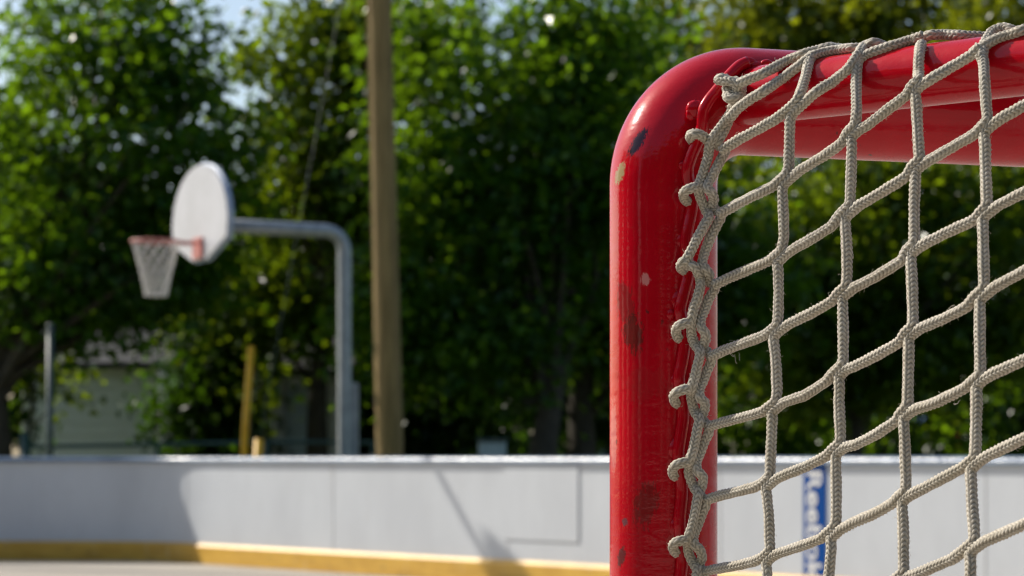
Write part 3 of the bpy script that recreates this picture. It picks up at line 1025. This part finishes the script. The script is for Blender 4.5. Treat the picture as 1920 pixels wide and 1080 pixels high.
# ------------------------------------------------------------------ utility pole, guy wire and other roadside things
M_POLE = plain('weathered_pole_wood', (0.18, 0.122, 0.042), (0.34, 0.235, 0.088), 9.0, 0.85, bump=0.8, bscale=40, stretch=(3, 3, 0.18))
PY = 25.5
pb_ = at(731, HZ, PY); pb_[2] = 0
ptop = at(711, 0, PY)
dirp = (ptop - at(731, HZ, PY)) / (ptop[2] - EYE)
wp = thing('utility_pole', 'tall slightly leaning wooden utility pole in front of the trees', 'utility pole', tuple(pb_ - dirp * EYE * [1, 1, 0]))
pp = [pb_ + dirp * (z - EYE) * [1, 1, 0] + zz * z for z in np.linspace(0, 9.5, 60)]
rngp = np.random.default_rng(8)
MB().tube(np.array(pp), np.linspace(0.148, 0.118, 60) * (1 + rngp.normal(0, 0.006, 60)), 26).build('shaft', M_POLE, wp)
# small fittings on the sunlit side
M_IRON = plain('dull_iron', (0.10, 0.10, 0.09), (0.17, 0.16, 0.14), 20, 0.6, metallic=0.6)
for py_ in (440, 560, 752):
    q = at(706, py_, PY); mb = MB(); mb.box(q, (0.05, 0.05, 0.10)); mb.build('ground_wire_clip', M_IRON, wp, smooth=False)
wcur = np.array([pb_ + dirp * (z - EYE) * [1, 1, 0] + zz * z + np.array([-0.13, -0.05, 0]) for z in np.linspace(0.1, 9, 40)])
MB().tube(wcur, 0.008, 6).build('ground_wire', M_POLE, wp)
mb = MB(); q = pp[54]
mb.box(q + np.array([0, -0.16, 0]), (2.2, 0.09, 0.11), bevel=0.01); mb.build('crossarm', M_POLE, wp, smooth=False)

M_TEAL = plain('dark_teal_rail', (0.02, 0.06, 0.055), (0.035, 0.085, 0.075), 5, 0.5)
M_YEL = plain('yellow_guard_plastic', (0.74, 0.40, 0.010), (0.80, 0.46, 0.02), 5, 0.5)
gy0 = at(473, 905, 25.2); gy0[2] = 0.0
gtop = pp[48]
guy = thing('guy_wire', 'thin guy wire with a yellow guard at its foot, left of the wooden pole', 'guy wire', tuple(gy0))
glow = at(476, 872, 25.2)
hi = at(486, 823, 25.2)
MB().tube([gy0, hi + (hi - gy0) * 0.01, gtop], 0.0026, 6).build('wire', M_TEAL, guy)
MB().tube([gy0 + (hi - gy0) * 0.02, hi], [0.046, 0.046], 16).build('yellow_guard', M_YEL, guy)
mk = thing('marker_post', 'upright yellow marker post among the leaves, left of the hoop pole', 'marker post', tuple(at(455, HZ, 27.0) * [1, 1, 0]))
MB().tube([at(452, HZ, 27.0) * [1, 1, 0], at(460, 800, 27.0), at(471, 652, 27.0)], 0.038, 16).build('tube', M_YEL, mk)
v_, f_ = ball(at(471, 652, 27.0), 0.039, (1, 1, 0.5))
MB().add(v_, f_).build('cap', M_YEL, mk)

M_GREENP = plain('grey_green_pole_paint', (0.045, 0.075, 0.07), (0.07, 0.10, 0.095), 6, 0.5)
gp = thing('metal_pole', 'slim grey green metal pole in front of the pale shed at the left', 'pole', tuple(at(93, HZ, 27.5) * [1, 1, 0]))
MB().tube([at(92, HZ, 27.5) * [1, 1, 0], at(95, 612, 27.5)], [0.046, 0.040], 16).build('shaft', M_GREENP, gp)
mb = MB(); v_, f_ = ball(at(95, 611, 27.5), 0.05, (1, 1, 0.6)); mb.add(v_, f_); mb.build('cap', M_GREENP, gp)

# low pipe fence behind the boards
fr = thing('pipe_rail_fence', 'low dark green pipe rail fence behind the boards', 'fence', tuple(at(170, HZ, 29.0) * [1, 1, 0]))
pl_ = [(47, 812, 0.06), (295, 838, 0.03), (500, 830, 0.03), (700, 832, 0.03)]
MB().tube(catmull([at(40, 838, 29.0), at(300, 833, 29.0), at(520, 829, 29.0), at(720, 830, 29.0)], 0.1), 0.026, 10).build('top_rail', M_TEAL, fr)
for (x, y, r0) in pl_:
    p = at(x, y, 29.0); MB().tube([p * [1, 1, 0], p], r0, 10).build('fence_post', M_TEAL, fr)

# sheds
M_SHED = plain('pale_shed_siding', (0.70, 0.73, 0.69), (0.78, 0.80, 0.76), 3, 0.6, bump=0.3, bscale=20, stretch=(1, 1, 6))
M_TRIM = plain('white_shed_trim', (0.66, 0.66, 0.62), (0.74, 0.74, 0.70), 6, 0.5)
M_ROOF = plain('grey_roof_shingle', (0.035, 0.035, 0.037), (0.06, 0.06, 0.062), 14, 0.85, bump=0.6, bscale=30)
M_ROOFW = plain('pale_metal_roof', (0.55, 0.58, 0.62), (0.65, 0.68, 0.70), 3, 0.35)
M_DOOR = plain('grey_green_door', (0.34, 0.43, 0.42), (0.42, 0.50, 0.48), 4, 0.55)
M_GLASS = plain('dark_window_glass', (0.012, 0.016, 0.016), (0.02, 0.028, 0.026), 3, 0.08)


def shed(name, label, xl, xr, ytop, Y, dep, wallm, roofm, door=None, windows=(), over=0.22, rise=0.55):
    a, c = at(xl, ytop, Y), at(xr, ytop, Y)
    wd = c[0] - a[0]; h = a[2]
    cx = (a[0] + c[0]) / 2
    s = thing(name, label, 'shed', (cx, Y, 0))
    mb = MB(); mb.box((cx, Y + dep / 2, h / 2), (wd, dep, h), bevel=0.01); wl = mb.build('wall', wallm, s, smooth=False)
    # clapboards
    nb = int(h / 0.16)
    mb = MB()
    for i in range(nb):
        mb.box((cx, Y - 0.009, 0.08 + i * 0.16), (wd - 0.02, 0.014, 0.150), bevel=0.005)
    mb.build('siding', wallm, wl, smooth=False)
    for sx_ in (-1, 1):
        mb = MB()
        mb.box((cx + sx_ * (wd / 2 - 0.04), Y - 0.022, h / 2), (0.10, 0.05, h - 0.01), bevel=0.006)
        mb.build('corner_trim', M_TRIM, wl, smooth=False)
    rf = MB()
    hw = wd / 2 + over
    y0, y1 = Y - over, Y + dep + over
    V = [(cx - hw, y0, h), (cx + hw, y0, h), (cx + hw, (y0 + y1) / 2, h + rise), (cx - hw, (y0 + y1) / 2, h + rise), (cx + hw, y1, h), (cx - hw, y1, h)]
    V2 = [(x, y, z + 0.07) for x, y, z in V]
    rf.add(np.array(V + V2), [np.array([[0, 3, 2, 1], [3, 5, 4, 2], [6, 7, 8, 9], [9, 8, 10, 11], [0, 1, 7, 6], [5, 11, 10, 4], [1, 2, 8, 7], [2, 4, 10, 8], [0, 6, 9, 3], [3, 9, 11, 5]])])
    rf.build('roof', roofm, s, smooth=False)
    for (wx0, wx1, wy0, wy1) in windows:
        p, q = at(wx0, wy0, Y), at(wx1, wy1, Y)
        fm = MB(); fm.box(((p[0] + q[0]) / 2, Y - 0.03, (p[2] + q[2]) / 2), (q[0] - p[0], 0.05, p[2] - q[2]), bevel=0.008)
        fo_ = fm.build('window', M_TRIM, s, smooth=False)
        gm = MB(); gm.box(((p[0] + q[0]) / 2, Y - 0.055, (p[2] + q[2]) / 2), (q[0] - p[0] - 0.12, 0.02, p[2] - q[2] - 0.12), bevel=0.004)
        gm.build('pane', M_GLASS, fo_, smooth=False)
    if door:
        p, q = at(door[0], door[2], Y), at(door[1], HZ, Y)
        dm = MB(); dm.box(((p[0] + q[0]) / 2, Y - 0.03, p[2] / 2 + 0.01), (q[0] - p[0], 0.06, p[2] - 0.02), bevel=0.01)
        for k in range(3):
            dm.box(((p[0] + q[0]) / 2, Y - 0.066, p[2] * (0.2 + 0.3 * k)), ((q[0] - p[0]) * 0.75, 0.02, p[2] * 0.22), bevel=0.006)
        d_ = dm.build('door', M_DOOR, s, smooth=False)
        hm = MB(); v, f = ball((p[0] + 0.09, Y - 0.10, 1.0), 0.035); hm.add(v, f); hm.build('handle', M_IRON, d_)
    return s


shed('garden_shed', 'pale clapboard shed with white corner trim behind the slim pole at the far left', 44, 296, 690, 33.0, 2.6, M_SHED, M_ROOF, windows=())
shed('garden_shed', 'small pale shed with a grey green door just left of the hoop pole', 512, 632, 705, 32.3, 2.0, M_SHED, M_ROOF, door=(536, 606, 722))
shed('garden_shed', 'dark shed with a pale metal roof under the trees left of the red post', 1075, 1250, 690, 41.0, 2.5, M_DOOR, M_ROOFW, over=0.12, rise=0.25)

# utility box
ub = thing('utility_box', 'grey green utility cabinet standing behind the boards right of the wooden pole', 'utility box', tuple(at(922, HZ, 28.0) * [1, 1, 0]))
p0, p1 = at(897, 827, 28.0), at(949, 827, 28.0)
mb = MB(); mb.box(((p0[0] + p1[0]) / 2, 28.0 + 0.2, p0[2] / 2), (p1[0] - p0[0], 0.4, p0[2]), bevel=0.02); mb.build('cabinet', M_DOOR, ub, smooth=False)
mb = MB(); mb.box(((p0[0] + p1[0]) / 2, 28.0 + 0.19, p0[2] + 0.016), (p1[0] - p0[0] + 0.05, 0.46, 0.03), bevel=0.01); mb.build('lid', M_GREENP, ub, smooth=False)
mb = MB(); mb.box(((p0[0] + p1[0]) / 2, 28.0 - 0.012, p0[2] / 2), (p1[0] - p0[0] - 0.06, 0.02, p0[2] - 0.1), bevel=0.005); mb.build('door', M_DOOR, ub, smooth=False)

# ------------------------------------------------------------------ parked car behind the net
M_CAR = plain('dark_blue_car_paint', (0.008, 0.035, 0.06), (0.012, 0.045, 0.075), 2, 0.25, coat=0.8)
M_TYRE = plain('tyre_rubber', (0.02, 0.02, 0.02), (0.03, 0.03, 0.03), 10, 0.85)
M_TAIL = plain('red_tail_lamp', (0.42, 0.02, 0.015), (0.5, 0.03, 0.02), 10, 0.2)
M_PLATE = plain('pale_number_plate', (0.6, 0.6, 0.55), (0.66, 0.66, 0.6), 10, 0.4)
cx, cy = at(1725, HZ, 41.0)[0], 41.0
car = thing('parked_car', 'dark blue hatchback parked under the trees behind the goal net', 'car', (cx, cy, 0))
sideprof = [(0.0, 0.35), (0.0, 0.95), (0.12, 1.05), (0.35, 1.58), (0.6, 1.66), (2.0, 1.64), (2.75, 1.08), (3.8, 0.95), (4.0, 0.75), (4.0, 0.35)]
bodym = MB()
rows = []
for (d_, z_) in sideprof:
    hw = 0.86 if z_ < 1.1 else 0.70
    rows.append([(-hw, d_, z_), (-hw * 0.9, d_ - 0.0, z_ + 0.03), (hw * 0.9, d_, z_ + 0.03), (hw, d_, z_)])
Vc = np.array([p for r0 in rows for p in r0]) + np.array([cx, cy, 0])
nq = []
for i in range(len(rows) - 1):
    for j in range(3):
        nq.append([i * 4 + j, i * 4 + j + 1, (i + 1) * 4 + j + 1, (i + 1) * 4 + j])
bodym.add(Vc, [np.array(nq), np.array([[i * 4 for i in range(len(rows))]]), np.array([[i * 4 + 3 for i in reversed(range(len(rows)))]])])
bodym.build('body', M_CAR, car, smooth=True, angle=35)
mb = MB(); mb.box((cx, cy + 0.20, 1.33), (1.15, 0.03, 0.34), [[1, 0, 0], [0, 0.92, -0.39], [0, 0.39, 0.92]]); mb.build('rear_window', M_GLASS, car, smooth=False)
for s in (-1, 1):
    mb = MB(); mb.box((cx + s * 0.70, cy + 0.10, 1.22), (0.15, 0.12, 0.42), bevel=0.02); mb.build('tail_light', M_TAIL, car, smooth=False)
    for yy in (0.75, 3.15):
        mb = MB(); ringw = np.array([[cx + s * 0.72, cy + yy, 0.32], [cx + s * 0.90, cy + yy, 0.32]]); mb.tube(ringw, 0.32, 24)
        wh = mb.build('wheel', M_TYRE, car, angle=40)
        mb = MB(); mb.tube(np.array([[cx + s * 0.90, cy + yy, 0.32], [cx + s * 0.91, cy + yy, 0.32]]), 0.2, 18); mb.build('rim', M_STEEL, wh, angle=40)
mb = MB(); mb.box((cx, cy - 0.03, 0.48), (1.6, 0.14, 0.22), bevel=0.03); mb.build('bumper', M_TYRE, car, smooth=False)
mb = MB(); mb.box((cx, cy - 0.01, 0.82), (0.5, 0.02, 0.13), bevel=0.005); mb.build('number_plate', M_PLATE, car, smooth=False)

# ------------------------------------------------------------------ floodlight added out of view to cast the diagonal shadow on the boards
def back(x, z, s):
    w_ = on_wall(x, 0); w_[2] = z
    return w_ + SUND / math.cos(SUN_EL) * s
q_bot = back(975, -0.28, 7.1)
q_top = back(806, 0.99, 7.1 - (0.99 + 0.28) / math.tan(SUN_EL))   # keeps the arm level
box_c = back(980, -0.01, 7.1 - 0.315 / math.tan(SUN_EL))
caster = thing('shadow_caster_pole', 'grey floodlight pole with a level arm, added out of view beyond the left end of the boards', 'shadow_caster', (q_bot[0], q_bot[1], 0))
MB().tube([q_bot * [1, 1, 0], q_bot + zz * 0.02], [0.09, 0.07], 16).build('pole', M_GALV, caster)
MB().tube([q_bot, q_top + (q_top - q_bot) * 0.10], 0.030, 14).build('arm', M_GALV, caster)
mb = MB(); mb.box(box_c, (0.26, 0.30, 0.20), bevel=0.05); mb.build('caster_box', M_GALV, caster, smooth=False)

# ------------------------------------------------------------------ trees
M_BARK = plain('dark_bark', (0.030, 0.026, 0.017), (0.075, 0.062, 0.042), 14.0, 0.9, bump=1.0, bscale=30, stretch=(2, 2, 0.4))
M_L1 = leafmat('deep_green_leaves', (0.005, 0.034, 0.004), (0.022, 0.092, 0.008), (0.34, 0.60, 0.012))
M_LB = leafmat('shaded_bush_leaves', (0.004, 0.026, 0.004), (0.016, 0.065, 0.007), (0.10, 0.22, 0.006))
M_L2 = leafmat('yellow_green_leaves', (0.014, 0.055, 0.004), (0.050, 0.120, 0.006), (0.36, 0.50, 0.010))
M_L3 = leafmat('olive_leaves', (0.050, 0.092, 0.006), (0.120, 0.160, 0.010), (0.46, 0.52, 0.012))


def leaves(rng, centers, radii, per, size):
    n = len(centers) * per
    C = np.repeat(centers, per, 0) + rng.normal(0, 1, (n, 3)) * np.repeat(radii, per)[:, None] * [0.55, 0.55, 0.40]
    a = rng.normal(0, 1, (n, 3)); a /= np.linalg.norm(a, axis=1)[:, None]
    up = rng.normal(0, 0.55, (n, 3)) + [0, 0, 1.0]
    b_ = np.cross(a, up); b_ /= np.linalg.norm(b_, axis=1)[:, None] + 1e-9
    nn_ = np.cross(b_, a)
    L_ = rng.uniform(size * 0.65, size * 1.3, n)[:, None]
    W_ = L_ * rng.uniform(0.30, 0.42, n)[:, None]
    sag = nn_ * L_ * 0.12
    v0 = C - a * L_ * 0.5 - sag; v1 = C + b_ * W_ - a * L_ * 0.05; v2 = C + a * L_ * 0.5 - sag; v3 = C - b_ * W_ - a * L_ * 0.05
    V = np.stack([v0, v1, v2, v3], 1).reshape(-1, 3)
    return V, np.arange(n * 4).reshape(-1, 4)


def tree(label, base, trunk_r, blobs, leafm, seed, per=120, size=0.12, name='tree', cat='tree', group=None, lean=(0, 0), fork=2.2):
    """blobs: (x, y, rx, ry, clumps) in photo pixels at the tree's distance"""
    rng = np.random.default_rng(seed)
    Y = base[1]
    t = thing(name, label, cat, (base[0], base[1], 0), group)
    cen, rad = [], []
    for (x, y, rx, ry, n) in blobs:
        p = at(x, y, Y)
        k = Y / F
        d = rng.normal(0, 1, (n, 3)); d /= np.linalg.norm(d, axis=1)[:, None]
        r = rng.uniform(0.15, 1, n)[:, None] ** 0.45
        q = p + d * r * np.array([rx * k, (rx + ry) * 0.5 * k * 0.75, ry * k])
        q = q[q[:, 2] > 0.35]
        cen.append(q); rad.append(rng.uniform(0.3, 0.78, len(q)))
    cen = np.vstack(cen); rad = np.concatenate(rad)
    V, Fq = leaves(rng, cen, rad, int(per * 0.66), size * 1.28)
    V[:, 2] = np.maximum(V[:, 2], 0.03)
    mb = MB(); mb.add(V, [Fq]); mb.build('crown', leafm, t, smooth=False)
    if trunk_r:
        tm_ = MB()
        zt = np.median(cen[:, 2])
        topc = np.array([cen[:, 0].mean(), cen[:, 1].mean(), max(zt, fork + 0.8)])
        b0 = np.array([base[0], base[1], 0.0])
        midp = b0 + np.array([lean[0], lean[1], fork])
        pth = catmull([b0 - [0, 0, 0.1], b0 + (midp - b0) * 0.5 + rng.normal(0, 0.03, 3) * [1, 1, 0], midp, midp + (topc - midp) * 0.5 + rng.normal(0, 0.12, 3), topc], 0.12)
        zf = np.linspace(0, 1, len(pth))
        rr = trunk_r * (1 - 0.75 * zf) + trunk_r * 0.75 * np.exp(-pth[:, 2] * 3.2)
        tm_.tube(pth, rr, 16)
        for i in rng.choice(len(cen), min(46, len(cen)), replace=False):
            j = int(rng.uniform(0.35, 0.95) * (len(pth) - 1))
            s = pth[j]; e = cen[i]
            if np.linalg.norm(e - s) < 0.3: continue
            m_ = s + (e - s) * 0.5 + rng.normal(0, 0.15, 3) + [0, 0, 0.12]
            lp = catmull([s, m_, e], 0.14)
            tm_.tube(lp, np.linspace(rr[j] * 0.42, 0.012, len(lp)), 7, cap=False)
        tm_.build('trunk', M_BARK, t)
    return t


def bp_(x, Y): return (at(x, HZ, Y)[0], Y)


GT = 'trees beyond the boards'
tree('large dark green tree filling the upper left corner', bp_(-10, 29.5), 0.24, [(170, 250, 230, 330, 84), (330, 320, 190, 250, 46), (150, 540, 260, 112, 80), (240, 60, 170, 140, 30)], M_L1, 21, 98, 0.12, group=GT)
tree('sunlit yellow green tree left of the wooden pole', bp_(600, 31.5), 0.17, [(610, 170, 165, 200, 56), (600, 400, 180, 150, 36), (720, 60, 150, 120, 30), (530, 580, 180, 85, 40)], M_L2, 22, 120, 0.115, group=GT)
tree('broad dark tree with a flared trunk between the wooden pole and the red post', bp_(1002, 29.0), 0.20, [(900, 240, 240, 270, 92), (1040, 330, 190, 240, 56), (880, 530, 230, 170, 66), (1080, 90, 150, 120, 30), (840, 650, 200, 110, 36)], M_L1, 23, 125, 0.115, lean=(0.22, 0), group=GT)
tree('dark tree with a straight trunk just left of the red post', bp_(1092, 31.5), 0.24, [(1180, 300, 200, 260, 85), (1260, 560, 230, 190, 70), (1110, 560, 170, 150, 44)], M_L1, 24, 120, 0.12, lean=(0.02, 0), group=GT)
tree('dark green tree seen through the middle of the goal net', bp_(1600, 33.5), 0.19, [(1580, 480, 260, 200, 95), (1820, 470, 240, 230, 85), (1450, 600, 220, 170, 60), (1700, 680, 260, 110, 52)], M_L2, 25, 120, 0.12, lean=(0.05, 0), group=GT)
tree('olive green tree rising above the crossbar', bp_(1600, 45.0), 0.28, [(1560, 130, 210, 150, 70), (1730, 60, 230, 150, 70), (1500, 300, 230, 140, 50), (1400, 60, 110, 90, 16)], M_L3, 26, 120, 0.15, group=GT)
tree('yellowish tree at the right edge behind the goal', bp_(1960, 42.0), 0.28, [(1900, 130, 180, 190, 80), (2050, 250, 230, 330, 80), (1850, 350, 200, 160, 50)], M_L3, 27, 120, 0.145, group=GT)
tree('pale distant tree in the gap left of the crossbar corner', bp_(1290, 56.0), 0.30, [(1280, 200, 130, 170, 30), (1360, 60, 130, 110, 20), (1230, 60, 70, 80, 7)], M_L3, 28, 100, 0.17, group=GT)
tree('dark distant tree behind the basketball hoop', bp_(330, 44.0), 0.30, [(330, 560, 330, 230, 90), (90, 520, 230, 270, 66), (640, 560, 240, 250, 76)], M_L1, 29, 110, 0.16, group=GT)
tree('dark distant tree behind the wooden pole', bp_(850, 47.0), 0.30, [(830, 560, 300, 250, 90), (1130, 560, 250, 250, 70)], M_L1, 30, 110, 0.16, group=GT)

tree('small yellow leaved sapling in front of the pale shed at the far left', bp_(40, 30.6), 0.03, [(75, 705, 34, 26, 4), (110, 720, 40, 18, 2), (55, 665, 50, 18, 3)], M_L2, 41, 60, 0.11, name='sapling', cat='sapling', fork=1.0)
tree('small yellow leaved sapling beside the guy wire foot', bp_(500, 30.0), 0.025, [(492, 738, 20, 20, 2), (470, 690, 24, 14, 2)], M_L2, 42, 60, 0.10, name='sapling', cat='sapling', fork=0.9)
GB = 'bushes beyond the boards'
bl = ['bush left of the pale shed at the far left edge', 'bush between the two pale sheds', 'bush left of the yellow marker post', 'bush right of the hoop pole', 'bush behind the utility cabinet', 'bush beside the flared tree trunk', 'bush left of the red post', 'bush low behind the left of the net', 'bush low behind the middle of the net', 'bush low behind the right of the net']
bspec = [(-80, 30.2, 60, 190), (395, 31.8, 62, 180), (330, 36.5, 190, 200), (700, 33.2, 50, 170), (830, 33.0, 130, 200), (990, 37.0, 160, 200), (1180, 38.0, 150, 180), (1420, 36.5, 170, 190), (1650, 38.5, 190, 190), (1880, 37.5, 170, 200)]
for i, (x, Y, rx, ry) in enumerate(bspec):
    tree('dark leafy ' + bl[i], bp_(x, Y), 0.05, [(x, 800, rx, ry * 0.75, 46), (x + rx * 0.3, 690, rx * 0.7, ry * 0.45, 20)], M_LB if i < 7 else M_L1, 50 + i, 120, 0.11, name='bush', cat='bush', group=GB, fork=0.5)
# far trees closing the horizon
GF = 'far trees closing the view'
for i, (x, Y) in enumerate([(-250, 62), (120, 66), (480, 63), (820, 68), (1150, 64), (1480, 69), (1780, 65), (2120, 62)]):
    tree(['far dark tree beyond the left edge', 'far dark tree behind the left shed', 'far dark tree behind the hoop pole', 'far dark tree behind the utility cabinet', 'far dark tree behind the red post', 'far dark tree behind the left of the net', 'far dark tree behind the parked car', 'far dark tree at the right edge'][i],
         bp_(x, Y), 0.3, [(x, 640, 240, 190, 70), (x + 60, 790, 240, 90, 30)], M_L1, 80 + i, 90, 0.24, group=GF)
# trees behind the viewer, mirrored in the paint
GR = 'trees at the near end of the rink'
for i, (x, y, h_) in enumerate([(-13, -21, 11), (-6.5, -23, 12.5), (0, -21, 12), (6.5, -22.5, 13), (13, -20, 12), (19, -14, 12), (23, -6, 12), (-19, -17, 12), (-26.5, -11, 13), (-27, -4, 12.5), (-26.5, 3, 13), (-27, 10, 12)]):
    rng = np.random.default_rng(120 + i)
    t = thing('tree', 'tree standing round the near end of the rink', 'tree', (x, y, 0), GR)
    cen_ = np.array([x, y, h_ * 0.5]) + rng.normal(0, 1, (150, 3)) * [1.9, 1.3, h_ * 0.23]
    cen_ = cen_[(cen_[:, 2] > 0.8) & (cen_[:, 2] < h_)]
    V, Fq = leaves(rng, cen_, rng.uniform(0.8, 1.5, len(cen_)), 120, 0.42)
    mb = MB(); mb.add(V, [Fq]); mb.build('crown', M_L1, t, smooth=False)
    MB().tube([(x, y, 0), (x + 0.1, y, 2.5), (x, y, h_ * 0.7)], [0.26, 0.2, 0.06], 12).build('trunk', M_BARK, t)

for o in bpy.data.objects:
    if '_o' in o:
        del o['_o']
